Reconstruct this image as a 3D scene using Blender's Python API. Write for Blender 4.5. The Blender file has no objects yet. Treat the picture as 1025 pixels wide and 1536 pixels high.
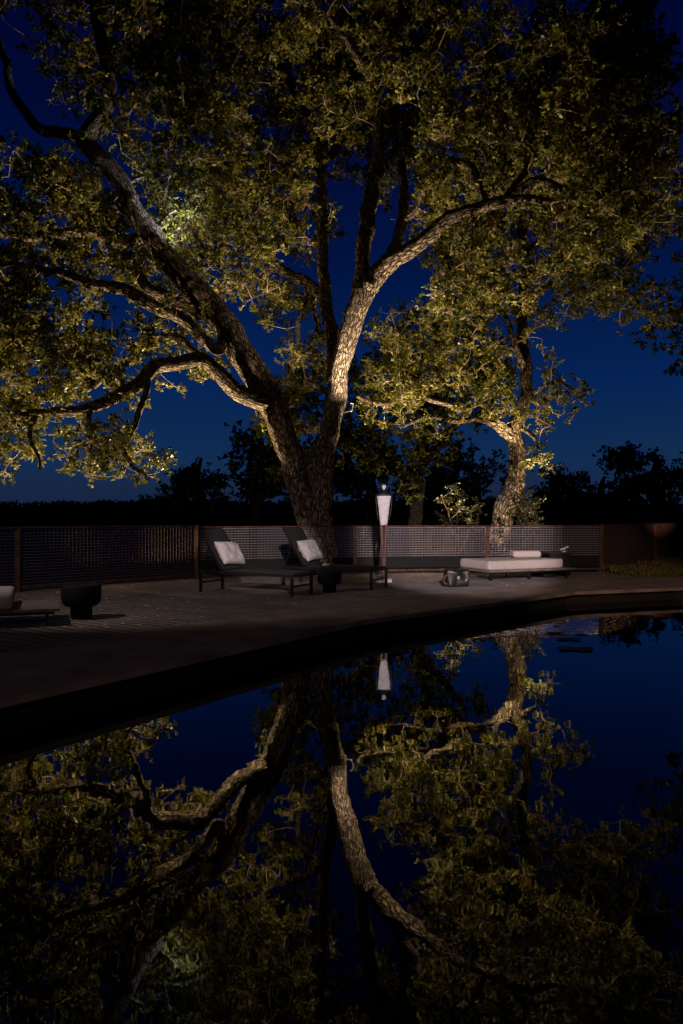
import bpy, bmesh, math, random
import numpy as np
from mathutils import Vector, Matrix, noise
R = math.radians
S = bpy.context.scene
COL = S.collection
F = 1109.0; H0 = 775.0; CX = 512.5; EYE = 1.26; WZ = -0.20

def P(px, py, Y):
    return np.array([(px-CX)/F*Y, Y, EYE-(py-H0)/F*Y])

# ------------------------------------------------------------------ materials
def mat(name, col, rough=0.7, metal=0.0, var=0.0, vscale=3.0, bump=0.0, bscale=20.0, spec=0.5, stretch=None, col2=None):
    m = bpy.data.materials.new(name); m.use_nodes = True
    nt = m.node_tree; b = nt.nodes['Principled BSDF']
    b.inputs['Base Color'].default_value = (*col, 1); b.inputs['Roughness'].default_value = rough
    b.inputs['Metallic'].default_value = metal; b.inputs['Specular IOR Level'].default_value = spec
    tc = nt.nodes.new('ShaderNodeTexCoord'); mp = nt.nodes.new('ShaderNodeMapping')
    nt.links.new(tc.outputs['Object'], mp.inputs['Vector'])
    if stretch: mp.inputs['Scale'].default_value = stretch
    if var > 0 or col2:
        n = nt.nodes.new('ShaderNodeTexNoise'); n.inputs['Scale'].default_value = vscale; n.inputs['Detail'].default_value = 6
        nt.links.new(mp.outputs[0], n.inputs['Vector'])
        r = nt.nodes.new('ShaderNodeValToRGB')
        c2 = col2 or tuple(min(1, c*(1+var)) for c in col); c1 = tuple(c*(1-var) for c in col) if not col2 else col
        r.color_ramp.elements[0].position = .35; r.color_ramp.elements[1].position = .68
        r.color_ramp.elements[0].color = (*c1, 1); r.color_ramp.elements[1].color = (*c2, 1)
        nt.links.new(n.outputs['Fac'], r.inputs[0]); nt.links.new(r.outputs[0], b.inputs['Base Color'])
    if bump > 0:
        n2 = nt.nodes.new('ShaderNodeTexNoise'); n2.inputs['Scale'].default_value = bscale; n2.inputs['Detail'].default_value = 5
        nt.links.new(mp.outputs[0], n2.inputs['Vector'])
        bp = nt.nodes.new('ShaderNodeBump'); bp.inputs['Strength'].default_value = bump; bp.inputs['Distance'].default_value = .02
        nt.links.new(n2.outputs['Fac'], bp.inputs['Height']); nt.links.new(bp.outputs[0], b.inputs['Normal'])
    return m

def leaf_mat(name, stops, trans=0.35):
    m = bpy.data.materials.new(name); m.use_nodes = True
    nt = m.node_tree; nt.nodes.clear()
    out = nt.nodes.new('ShaderNodeOutputMaterial'); mix = nt.nodes.new('ShaderNodeMixShader')
    pb = nt.nodes.new('ShaderNodeBsdfPrincipled'); tr = nt.nodes.new('ShaderNodeBsdfTranslucent')
    at = nt.nodes.new('ShaderNodeAttribute'); at.attribute_name = 'tone'
    cr = nt.nodes.new('ShaderNodeValToRGB')
    e = cr.color_ramp.elements
    while len(e) < len(stops): e.new(.5)
    for k, (p, c) in enumerate(stops):
        e[k].position = p; e[k].color = (*c, 1)
    nt.links.new(at.outputs['Fac'], cr.inputs[0])
    nt.links.new(cr.outputs[0], pb.inputs['Base Color']); nt.links.new(cr.outputs[0], tr.inputs['Color'])
    pb.inputs['Roughness'].default_value = .42; pb.inputs['Specular IOR Level'].default_value = .45
    mix.inputs[0].default_value = trans
    nt.links.new(pb.outputs[0], mix.inputs[1]); nt.links.new(tr.outputs[0], mix.inputs[2]); nt.links.new(mix.outputs[0], out.inputs[0])
    return m

def bark_mat(name, c1, c2):
    m = bpy.data.materials.new(name); m.use_nodes = True
    nt = m.node_tree; b = nt.nodes['Principled BSDF']; b.inputs['Roughness'].default_value = .9
    b.inputs['Specular IOR Level'].default_value = .2
    uv = nt.nodes.new('ShaderNodeUVMap'); uv.uv_map = 'UVMap'
    mp = nt.nodes.new('ShaderNodeMapping'); mp.inputs['Scale'].default_value = (21, 5.5, 1)
    nt.links.new(uv.outputs[0], mp.inputs['Vector'])
    nz = nt.nodes.new('ShaderNodeTexNoise'); nz.inputs['Scale'].default_value = 1.6; nz.inputs['Detail'].default_value = 3
    nt.links.new(mp.outputs[0], nz.inputs['Vector'])
    mx = nt.nodes.new('ShaderNodeMixRGB'); mx.blend_type = 'ADD'; mx.inputs[0].default_value = 1.0
    nt.links.new(mp.outputs[0], mx.inputs[1]); nt.links.new(nz.outputs['Color'], mx.inputs[2])
    v = nt.nodes.new('ShaderNodeTexVoronoi'); v.feature = 'DISTANCE_TO_EDGE'; v.inputs['Scale'].default_value = 1.0
    nt.links.new(mx.outputs[0], v.inputs['Vector'])
    r = nt.nodes.new('ShaderNodeValToRGB'); r.color_ramp.elements[0].position = .0; r.color_ramp.elements[1].position = .28
    nt.links.new(v.outputs['Distance'], r.inputs[0])
    n2 = nt.nodes.new('ShaderNodeTexNoise'); n2.inputs['Scale'].default_value = 4; n2.inputs['Detail'].default_value = 8; n2.inputs['Roughness'].default_value = .7
    nt.links.new(mp.outputs[0], n2.inputs['Vector'])
    add = nt.nodes.new('ShaderNodeMath'); add.operation = 'MULTIPLY_ADD'; add.inputs[1].default_value = .6
    nt.links.new(n2.outputs['Fac'], add.inputs[0]); nt.links.new(r.outputs[0], add.inputs[2])
    bp = nt.nodes.new('ShaderNodeBump'); bp.inputs['Strength'].default_value = 1.0; bp.inputs['Distance'].default_value = .07
    nt.links.new(add.outputs[0], bp.inputs['Height']); nt.links.new(bp.outputs[0], b.inputs['Normal'])
    mrr = nt.nodes.new('ShaderNodeMapRange'); mrr.inputs['From Min'].default_value = .32; mrr.inputs['From Max'].default_value = 1.35; nt.links.new(add.outputs[0], mrr.inputs[0])
    cm = nt.nodes.new('ShaderNodeMixRGB'); cm.inputs[1].default_value = (*c1, 1); cm.inputs[2].default_value = (*c2, 1)
    nt.links.new(mrr.outputs[0], cm.inputs[0]); nt.links.new(cm.outputs[0], b.inputs['Base Color'])
    return m

def emit_mat(name, col, st):
    m = bpy.data.materials.new(name); m.use_nodes = True
    b = m.node_tree.nodes['Principled BSDF']; b.inputs['Emission Color'].default_value = (*col, 1); b.inputs['Emission Strength'].default_value = st
    return m

M = dict(
 bark=bark_mat('oak_bark', (.03,.02,.014), (.45,.345,.265)),
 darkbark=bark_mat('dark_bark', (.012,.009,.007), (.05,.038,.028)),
 twig=mat('twig_bark', (.44,.33,.22), .9, var=.3),
 leaf=leaf_mat('oak_leaf', [(0,(.05,.058,.008)),(.4,(.125,.13,.016)),(.75,(.235,.212,.03)),(.95,(.34,.28,.055)),(1,(.30,.12,.03))]),
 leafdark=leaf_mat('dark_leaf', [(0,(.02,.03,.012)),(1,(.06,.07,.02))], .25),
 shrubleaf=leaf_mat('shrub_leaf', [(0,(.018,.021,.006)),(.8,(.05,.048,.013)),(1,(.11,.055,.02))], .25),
 blackmetal=mat('black_powder_coat', (.010,.0095,.010), .45, .3, bump=.1),
 rust=mat('rusted_steel', (.085,.035,.022), .75, .3, var=.5, vscale=12, bump=.3, bscale=60),
 wire=mat('galvanised_wire', (.30,.26,.27), .5, .2, var=.2, vscale=30),
 darktwig=mat('dark_twig', (.09,.06,.04), .9, var=.3),
 shadewire=mat('shaded_wire', (.13,.085,.065), .6, .2, var=.3, vscale=30),  # darker copy of the wire; shade of the unlit left run in its colour
 sling=mat('dark_sling_fabric', (.013,.012,.016), .85, bump=.3, bscale=150),
 linen=mat('pale_linen', (.46,.42,.42), .95, var=.1, vscale=8, bump=1.0, bscale=14),
 canvas=mat('cream_canvas', (.40,.345,.325), .95, var=.06, vscale=4, bump=.2, bscale=90),
 slat=mat('weathered_slats', (.16,.12,.10), .8, var=.3, vscale=6, bump=.3, stretch=(1,8,1)),
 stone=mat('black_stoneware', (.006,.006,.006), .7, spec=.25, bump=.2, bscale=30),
 statuewhite=mat('chalky_plaster', (.74,.70,.71), .9, bump=1.0, bscale=45, col2=(.5,.45,.46), vscale=28, stretch=(1,1,3)),
 statuedark=mat('blackened_bronze', (.02,.016,.015), .55, .4, bump=.5, bscale=40),
 statuered=mat('red_brown_bronze', (.10,.05,.042), .6, .3, var=.35, vscale=20, bump=.4, bscale=60),
 leather=mat('black_leather', (.012,.011,.012), .35, bump=.4, bscale=50),
 cedar=mat('cedar_boards', (.06,.032,.024), .8, var=.4, vscale=3, bump=.3, stretch=(1,1,9)),
 grass=leaf_mat('grass_blade', [(0,(.07,.06,.012)),(.6,(.16,.13,.03)),(1,(.28,.2,.07))], .3),
 dirt=mat('dark_soil', (.035,.026,.018), .95, var=.4, vscale=1.2, bump=.5, bscale=8),
 drydleaf=leaf_mat('dry_leaf', [(0,(.3,.2,.12)),(.6,(.6,.5,.38)),(1,(.85,.78,.66))], .05),
 lens=emit_mat('lit_lens', (.75,.72,1.0), 9.0),
 dimlens=emit_mat('warm_lens', (1,.8,.5), .12),
 alu=mat('white_enamel', (.6,.56,.62), .35, .1),
)

# ------------------------------------------------------------------ object helpers
def link(o, parent=None):
    COL.objects.link(o)
    if parent: o.parent = parent
    return o
def tag(o, label=None, cat=None, group=None, kind=None):
    if label: o['label'] = label
    if cat: o['category'] = cat
    if group: o['group'] = group
    if kind: o['kind'] = kind
    return o
def empty(name, loc=(0,0,0), rz=0.0):
    o = bpy.data.objects.new(name, None); link(o); o.location = loc; o.rotation_euler = (0,0,rz); o.empty_display_size = .1
    return o
def bm_obj(name, bm, m, parent=None, smooth=False):
    me = bpy.data.meshes.new(name); bm.normal_update(); bm.to_mesh(me); bm.free(); me.materials.append(m)
    if smooth: me.polygons.foreach_set('use_smooth', [True]*len(me.polygons))
    return link(bpy.data.objects.new(name, me), parent)
def box(bm, c, s, rot=None, bev=0.0, seg=2):
    r = bmesh.ops.create_cube(bm, size=1.0)
    vs = r['verts']
    bmesh.ops.scale(bm, vec=s, verts=vs)
    if bev > 0:
        es = list({e for v in vs for e in v.link_edges})
        rb = bmesh.ops.bevel(bm, geom=es, offset=bev, segments=seg, affect='EDGES', profile=.5)
        vs = list({v for f in rb['faces'] for v in f.verts} | {v for v in vs if v.is_valid})
    M4 = Matrix.Translation(c) @ (rot.to_4x4() if rot else Matrix.Identity(4))
    bmesh.ops.transform(bm, matrix=M4, verts=vs)
    return vs
def bar(bm, a, b, w, h, bev=0):
    a = Vector(a); b = Vector(b); d = b-a
    q = d.to_track_quat('X', 'Z').to_matrix()
    return box(bm, (a+b)/2, (d.length, w, h), q, bev)
def lathe(bm, prof, n=40, c=(0,0,0), sx=1, sy=1):
    rings = []
    for r, z in prof:
        rings.append([bm.verts.new((c[0]+sx*r*math.cos(2*math.pi*k/n), c[1]+sy*r*math.sin(2*math.pi*k/n), c[2]+z)) for k in range(n)])
    for a, b in zip(rings, rings[1:]):
        for k in range(n): bm.faces.new((a[k], a[(k+1)%n], b[(k+1)%n], b[k]))
    bm.faces.new(rings[0][::-1]); bm.faces.new(rings[-1])
def arr_obj(name, V, faces_idx, nper, m, parent=None, tone=None, smooth=False, uv=None):
    """fast mesh from numpy; faces_idx: (n, nper) ints"""
    me = bpy.data.meshes.new(name)
    nf = len(faces_idx)
    me.vertices.add(len(V)); me.vertices.foreach_set('co', np.asarray(V, np.float32).ravel())
    me.loops.add(nf*nper); me.loops.foreach_set('vertex_index', np.asarray(faces_idx, np.int32).ravel())
    me.polygons.add(nf); me.polygons.foreach_set('loop_start', np.arange(0, nf*nper, nper, dtype=np.int32))
    me.polygons.foreach_set('loop_total', np.full(nf, nper, np.int32))
    if smooth: me.polygons.foreach_set('use_smooth', np.ones(nf, bool))
    if tone is not None:
        a = me.attributes.new('tone', 'FLOAT', 'POINT'); a.data.foreach_set('value', np.asarray(tone, np.float32))
    if uv is not None:
        l = me.uv_layers.new(name='UVMap'); l.data.foreach_set('uv', np.asarray(uv, np.float32).ravel())
    me.update(calc_edges=True); me.validate()
    me.materials.append(m)
    return link(bpy.data.objects.new(name, me), parent)

# ------------------------------------------------------------------ tubes
class Tubes:
    def __init__(s): s.V = []; s.Fc = []; s.UV = []; s.n = 0
    def add(s, pts, rad, sides, rough=0.0, rng=None):
        pts = np.asarray(pts, float); rad = np.asarray(rad, float); n = len(pts)
        if n < 2: return
        T = np.gradient(pts, axis=0); T /= np.linalg.norm(T, axis=1)[:, None]+1e-9
        a = np.array([0, 1.0, 0]) if abs(T[0][1]) < .8 else np.array([1.0, 0, 0])
        N = []; u = a - T[0]*a.dot(T[0]); u /= np.linalg.norm(u)
        for k in range(n):
            u = u - T[k]*u.dot(T[k]); u /= np.linalg.norm(u)+1e-9; N.append(u)
        N = np.array(N); B = np.cross(T, N)
        ang = np.arange(sides)*2*np.pi/sides
        ln = np.concatenate([[0], np.cumsum(np.linalg.norm(np.diff(pts, axis=0), axis=1))])
        rr = np.repeat(rad[:, None], sides, 1)
        if rough > 0:
            ph = rng.uniform(0, 6.28, 6)
            for q, (ka, kl) in enumerate([(2, 1.7), (3, 2.6), (5, 1.1), (7, 3.7), (11, 2.3), (13, 5.1)]):
                rr = rr*(1+rough*.5/(1+q*.35)*np.sin(ka*ang[None]+kl*ln[:, None]+ph[q]+.8*np.sin(ln[:, None]*2.1*(q+1)*.5)))
            for _ in range(int(ln[-1]/.55)+1):
                l0 = rng.uniform(0, ln[-1]); a0 = rng.uniform(-np.pi, np.pi); w = rng.uniform(.05, .12)
                da = (ang[None]-a0+np.pi) % (2*np.pi)-np.pi
                rr = rr*(1+rng.uniform(.12, .34)*np.exp(-((ln[:, None]-l0)/w)**2-(da/rng.uniform(.35, .7))**2))
        V = pts[:, None]+rr[..., None]*(np.cos(ang)[None, :, None]*N[:, None]+np.sin(ang)[None, :, None]*B[:, None])
        i = np.arange(n-1)[:, None]*sides; j = np.arange(sides)[None]; j2 = (j+1) % sides
        f = np.stack([i+j, i+j2, i+sides+j2, i+sides+j], -1).reshape(-1, 4)+s.n
        rm = max(rad.mean(), .004)
        u0 = j/sides*2*np.pi*rm+0*i; u1 = (j+1)/sides*2*np.pi*rm+0*i
        v0 = ln[:-1][:, None]+0*j; v1 = ln[1:][:, None]+0*j
        uv = np.stack([np.stack([u0, v0], -1), np.stack([u1, v0], -1), np.stack([u1, v1], -1), np.stack([u0, v1], -1)], 2).reshape(-1, 2)
        s.V.append(V.reshape(-1, 3)); s.Fc.append(f); s.UV.append(uv); s.n += n*sides
    def build(s, name, m, parent=None):
        if not s.V: return None
        return arr_obj(name, np.concatenate(s.V), np.concatenate(s.Fc), 4, m, parent, smooth=True, uv=np.concatenate(s.UV))

def catmull(pts, step):
    pts = np.asarray(pts, float); p = np.vstack([2*pts[0]-pts[1], pts, 2*pts[-1]-pts[-2]]); out = []
    for k in range(1, len(p)-2):
        L = np.linalg.norm(p[k+1][:3]-p[k][:3]); m = max(1, int(L/step))
        for t in np.arange(m)/m:
            out.append(.5*((2*p[k])+(-p[k-1]+p[k+1])*t+(2*p[k-1]-5*p[k]+4*p[k+1]-p[k+2])*t*t+(-p[k-1]+3*p[k]-3*p[k+1]+p[k+2])*t**3))
    out.append(p[-2]); return np.array(out)

def unit(a): return a/(np.linalg.norm(a, axis=-1, keepdims=True)+1e-9)

def leaves(rng, C, outd, length, width, tone):
    """C centres (n,3), outd directions; one folded, four-point leaf each"""
    n = len(C); d = unit(outd)
    up = unit(rng.normal(size=(n, 3))*.9+np.array([0, 0, .7])); s = unit(np.cross(d, up)); nn = np.cross(s, d)
    L = length[:, None]; W = width[:, None]; fold = rng.uniform(.1, .5, n)[:, None]*W
    base = C; tip = C+d*L-nn*L*rng.uniform(-.1, .3, n)[:, None]
    a = C+d*L*.58+s*W+nn*fold; b = C+d*L*.58-s*W+nn*fold
    V = np.stack([base, a, tip, b], 1).reshape(-1, 3)
    i = np.arange(n)[:, None]*4
    Fc = np.stack([np.concatenate([i, i+1, i+2], 1), np.concatenate([i, i+2, i+3], 1)], 1).reshape(-1, 3)
    return V, Fc, np.repeat(tone, 4)

def make_tree(name, label, cat, Y0, limbs, blobs, holes, dens, seed, group=None, leafm='leaf', leaf=(.085, .03), ros=11, per=6,
              crad=.30, twigs=True, clump=.5, twig_tip=.0068, fine=True, tonebias=0.0, barkm='bark', cull=False, twigm='twig'):
    rng = np.random.default_rng(seed)
    pxm = F/Y0
    LW = []                                   # world limbs
    for lb in limbs:
        q = [np.append(P(a, b, Y0+dy), r/pxm) for a, b, dy, r in lb]
        q = catmull(q, .07 if fine else .4)
        if fine:
            for k in range(len(q)):
                w = noise.noise_vector(Vector((k*.07*2.1, len(LW)*7.3, seed)))*min(.075, .03+.3*q[k][3])*min(1, k/12)
                w2 = noise.noise_vector(Vector((k*.07*5.3, len(LW)*3.3, seed+5)))*.02*min(1, k/12)
                q[k][:3] += np.array(w+w2)
        LW.append(q)
    base = LW[0][0][:3].copy(); base[2] = -0.6
    root = empty(name, tuple(base)); tag(root, label, cat, group)
    # attractors
    A = []
    for (a, b, dy, rx, ry, rd) in blobs:
        c = P(a, b, Y0+dy); rX, rZ = rx/pxm, ry/pxm
        n = max(4, int(dens*4.19*rX*rZ*rd))
        u = unit(rng.normal(size=(n, 3)))*(rng.uniform(0, 1, (n, 1))**.42)
        A.append(c+u*np.array([rX, rd, rZ]))
    A = np.concatenate(A)
    keep = np.ones(len(A), bool)
    for k, p in enumerate(A):
        v = noise.noise(Vector(p*.85)+Vector((seed*3.1, 0, 0)))+.5*noise.noise(Vector(p*1.9))
        if v < -.22+.25*clump: keep[k] = rng.uniform() > min(.85, clump*1.4)
    for (a, b, dy, rx, ry, rd) in holes:
        c = P(a, b, Y0+dy); dd = (A-c)/np.array([rx/pxm, rd, ry/pxm]); keep &= (dd**2).sum(1) > 1
    A = A[keep]
    if cull:                                  # heavy limbs carry little foliage right in front of their outer side
        for l in LW:
            for q in l[::4]:
                if q[3] < .07: continue
                m = (A[:, 1] < q[1]+.2) & (A[:, 1] > q[1]-3.5) & (np.hypot(A[:, 0]-q[0]*A[:, 1]/q[1], (A[:, 2]-EYE)-(q[2]-EYE)*A[:, 1]/q[1]) < q[3]*.8+.24)
                keep = ~(m & (rng.uniform(size=len(A)) < .55)); A = A[keep]
    A = A[np.argsort(rng.uniform(size=len(A)))]
    # thin too-close ones with a coarse grid
    cell = {}
    kk = []
    for k, p in enumerate(A):
        key = tuple((p/(crad*.62)).astype(int))
        if key in cell: continue
        cell[key] = 1; kk.append(k)
    A = A[kk]; n = len(A)
    # Prim growth
    LN = np.concatenate([l[::3 if fine else 1, :3] for l in LW]); LR = np.concatenate([l[::3 if fine else 1, 3] for l in LW])
    pos = [*LN]; par = [-1]*len(LN); path = list(np.linalg.norm(LN-base, axis=1))
    best = np.full(n, 1e9); bp = np.zeros(n, int)
    for i in range(len(LN)):
        c = np.linalg.norm(A-LN[i], axis=1)+.12*path[i]+(.5 if LR[i] > .14 else 0)
        w = c < best; best[w] = c[w]; bp[w] = i
    alive = np.ones(n, bool); nodeA = np.full(n, -1)
    for _ in range(n):
        j = int(np.argmin(np.where(alive, best, 1e9))); alive[j] = False
        p = A[j]; q = bp[j]; idx = len(pos); pos.append(p); par.append(q); nodeA[j] = idx
        path.append(path[q]+np.linalg.norm(p-pos[q]))
        c = np.linalg.norm(A-p, axis=1)+.12*path[-1]; w = (c < best) & alive; best[w] = c[w]; bp[w] = idx
    N = len(pos); nl = len(LN); acc = np.zeros(N); pos = np.array(pos); kids = [[] for _ in range(N)]
    for i in range(N-1, nl-1, -1):
        if acc[i] == 0: acc[i] = twig_tip**2.1
        acc[par[i]] += acc[i]; kids[par[i]].append(i)
    rad = acc**(1/2.1)
    tb = Tubes()
    for l in LW:
        rr = l[:, 3].copy()
        if fine and rr[0] > .12:
            tb.add(l[:, :3], rr, 32, .09, rng)
        else: tb.add(l[:, :3]+ (rng.normal(size=(len(l), 3))*.006 if fine else 0), rr, 14 if fine else 6, .08, rng)
    tb2 = Tubes(); starts = [(i, c) for i in range(nl) for c in kids[i]]
    while starts:
        p0, c = starts.pop(); ch = [p0, c]
        while kids[c]:
            ks = sorted(kids[c], key=lambda z: -acc[z]); starts += [(c, z) for z in ks[1:]]; c = ks[0]; ch.append(c)
        pp = pos[ch]; rr = rad[ch].copy(); rr[0] = min(rr[0] if p0 >= nl else rr[1]*1.15, rr[1]*1.25)
        # gnarl: extra bent points
        q = [np.append(pp[0], rr[0])]
        for a in range(1, len(pp)):
            L = np.linalg.norm(pp[a]-pp[a-1]); m = max(1, int(L/.22)) if fine else 1
            for t in range(1, m+1):
                w = pp[a-1]*(1-t/m)+pp[a]*t/m; r_ = rr[a-1]*(1-t/m)+rr[a]*t/m
                if t < m: w = w+rng.normal(size=3)*.19*min(L, .5)*np.array([1, 1, .9])
                q.append(np.append(w, r_))
        q = catmull(np.array(q), .13) if fine else np.array(q)
        r0 = max(q[0][3], q[:, 3].mean()); sd = 3 if r0 < .012 else (5 if r0 < .03 else 8)
        (tb if (r0 > .028 or not twigs) else tb2).add(q[:, :3], np.maximum(q[:, 3], .002), sd, .0, rng)
    # rosettes
    k = ros; C = np.repeat(A, k, 0); spr = unit(rng.normal(size=(len(A), 4, 3))+np.array([0, 0, .15])); pick = rng.integers(0, 4, (len(A), k))
    off = unit(np.take_along_axis(spr, pick[..., None], 1).reshape(-1, 3)+rng.normal(size=(len(C), 3))*.26)*(rng.uniform(.2, 1.15, (len(C), 1))**.75)*crad
    off[:, 2] *= .8; Q = C+off
    if twigs:
        a = C+off*.1; b = Q; m = a*.5+b*.5+rng.normal(size=a.shape)*.025
        sidev = unit(np.cross(off, rng.normal(size=off.shape)))*.0028; s2 = unit(np.cross(off, sidev))*.0028
        V = np.stack([a+sidev, a-sidev*.5+s2, a-sidev*.5-s2, m+sidev, m-sidev*.5+s2, m-sidev*.5-s2, b+sidev*.6, b-sidev*.3+s2*.6, b-sidev*.3-s2*.6], 1).reshape(-1, 3)
        i = np.arange(len(a))[:, None]*9
        fs = [np.concatenate([i+x, i+(x+1) % 3, i+3+(x+1) % 3, i+3+x], 1) for x in range(3)]+[np.concatenate([i+3+x, i+3+(x+1) % 3, i+6+(x+1) % 3, i+6+x], 1) for x in range(3)]
        fs = np.stack(fs, 1).reshape(-1, 4)
        tb2.V.append(V); tb2.Fc.append(fs+tb2.n); tb2.n += len(V); tb2.UV.append(np.zeros((len(fs)*4, 2)))
    QQ = np.repeat(Q, per, 0); DO = np.repeat(unit(off), per, 0)
    d = unit(rng.normal(size=QQ.shape)+DO*.45+np.array([0, 0, .05]))
    nL = len(QQ); ln = leaf[0]*rng.uniform(.5, 1.5, nL); wd = leaf[1]*rng.uniform(.65, 1.25, nL)
    ct = np.repeat(rng.normal(0, .2, len(A)), k*per)
    tone = np.clip(.42+ct+rng.normal(0, .2, nL)+tonebias, 0, 1); tone[(tone > .96) & (rng.uniform(size=nL) > .12)] = .7
    V, Fc, tn = leaves(rng, QQ+DO*.01, d, ln, wd, tone)
    o = tb.build('trunk', M[barkm], root)
    o2 = tb2.build('twigs', M[twigm], root) if twigs else None
    o3 = arr_obj('crown', V, Fc, 3, M[leafm], root, tone=tn)
    for q in (o, o2, o3):
        if q: q.data.transform(Matrix.Translation(-Vector(base)))
    print(name, 'clusters', len(A), 'leaves', nL)
    return root

# ------------------------------------------------------------------ camera and world
cam = bpy.data.cameras.new('camera'); co = bpy.data.objects.new('camera', cam); link(co); S.camera = co
co.location = (0, 0, EYE); co.rotation_euler = (R(90), 0, 0)
cam.sensor_fit = 'VERTICAL'; cam.sensor_height = 36; cam.sensor_width = 24; cam.lens = 36*F/1536; cam.shift_y = 7/1536
cam.clip_end = 3000; cam.clip_start = .05
W = bpy.data.worlds.new('World'); S.world = W; W.use_nodes = True
nt = W.node_tree; bg = nt.nodes['Background']
tc = nt.nodes.new('ShaderNodeTexCoord'); sp = nt.nodes.new('ShaderNodeSeparateXYZ'); cr = nt.nodes.new('ShaderNodeValToRGB')
nz = nt.nodes.new('ShaderNodeTexNoise'); nz.inputs['Scale'].default_value = 2.2; nz.inputs['Detail'].default_value = 5
mpw = nt.nodes.new('ShaderNodeMapping'); mpw.inputs['Scale'].default_value = (1, 1, 7)
nt.links.new(tc.outputs['Generated'], mpw.inputs[0]); nt.links.new(mpw.outputs[0], nz.inputs['Vector'])
nt.links.new(tc.outputs['Generated'], sp.inputs[0])
ma = nt.nodes.new('ShaderNodeMath'); ma.operation = 'MULTIPLY_ADD'; ma.inputs[1].default_value = .05
nt.links.new(nz.outputs['Fac'], ma.inputs[0]); nt.links.new(sp.outputs['Z'], ma.inputs[2])
nt.links.new(ma.outputs[0], cr.inputs[0])
e = cr.color_ramp.elements
SKY = [(0, (.006,.018,.055)), (.06, (.0095,.022,.062)), (.10, (.0068,.029,.09)), (.2, (.0016,.0185,.098)), (.34, (.0006,.0074,.058)), (.52, (.0005,.0024,.032)), (1, (.0002,.0008,.018))]
while len(e) < len(SKY): e.new(.5)
for k, (p, c) in enumerate(SKY): e[k].position = p; e[k].color = (*c, 1)
mr = nt.nodes.new('ShaderNodeMapRange'); mr.inputs['From Min'].default_value = -.25; mr.inputs['From Max'].default_value = .45; mr.inputs['To Min'].default_value = .12; mr.inputs['To Max'].default_value = 1
nt.links.new(sp.outputs['Y'], mr.inputs[0]); mg = nt.nodes.new('ShaderNodeMixRGB'); mg.blend_type = 'MULTIPLY'; mg.inputs[0].default_value = 1
nt.links.new(cr.outputs[0], mg.inputs[1]); nt.links.new(mr.outputs[0], mg.inputs[2])
nt.links.new(mg.outputs[0], bg.inputs[0]); bg.inputs[1].default_value = .88
S.view_settings.view_transform = 'Standard'; S.view_settings.look = 'None'; S.view_settings.exposure = 0

# ------------------------------------------------------------------ setting
def poly(name, pts, z, m, thick=0.0, kind='structure', parent=None):
    bm = bmesh.new(); vs = [bm.verts.new((x, y, z)) for x, y in pts]; f = bm.faces.new(vs)
    if f.normal.z < 0 or True:
        bm.normal_update()
        if f.normal.z < 0: f.normal_flip()
    if thick:
        r = bmesh.ops.extrude_face_region(bm, geom=[f])
        bmesh.ops.translate(bm, vec=(0, 0, -thick), verts=[v for v in r['geom'] if isinstance(v, bmesh.types.BMVert)])
        bmesh.ops.recalc_face_normals(bm, faces=bm.faces)
    o = bm_obj(name, bm, m, parent); o['kind'] = kind; return o

gm = M['dirt']
poly('ground', [(-1500,-300),(1500,-300),(1500,2500),(-1500,2500)], -.62, gm)
inner = [(-9.6,-6),(-2.3,4.99),(.26,8.84),(3.84,12.2),(5.97,12.95),(18,15.6)]
outer = [(-11.5,-6),(-3.07,6.65),(-1.6,8.75),(-.39,10.2),(4.47,14.25),(6.25,15.3),(7.0,15.2),(18,17.9)]
cop = mat('weathered_coping', (.12,.088,.07), .85, bump=.35, bscale=9, col2=(.23,.175,.145), vscale=2.2)
poly('pool_coping', inner+outer[::-1], .022, cop, .055)
poly('pool_wall', [(x-.10, y+.12) for x, y in inner]+[(x-.02, y+.02) for x, y in outer[::-1]], -.0345, M['statuedark'], .4)  # dark colour and recess put in for the shaded face below the lip
# water
wm = bpy.data.materials.new('still_water'); wm.use_nodes = True; nt = wm.node_tree; b = nt.nodes['Principled BSDF']
b.inputs['Base Color'].default_value = (.0006,.0009,.0014,1); b.inputs['Roughness'].default_value = .014; b.inputs['IOR'].default_value = 1.75
tc = nt.nodes.new('ShaderNodeTexCoord'); n = nt.nodes.new('ShaderNodeTexNoise'); n.inputs['Scale'].default_value = 1.3; n.inputs['Detail'].default_value = 3
bp = nt.nodes.new('ShaderNodeBump'); bp.inputs['Strength'].default_value = .05; bp.inputs['Distance'].default_value = .05
nt.links.new(tc.outputs['Object'], n.inputs['Vector']); nt.links.new(n.outputs['Fac'], bp.inputs['Height']); nt.links.new(bp.outputs[0], b.inputs['Normal'])
poly('water', [(x-.14, y+.18) for x, y in inner]+[(18,-6)], WZ, wm)

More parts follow.
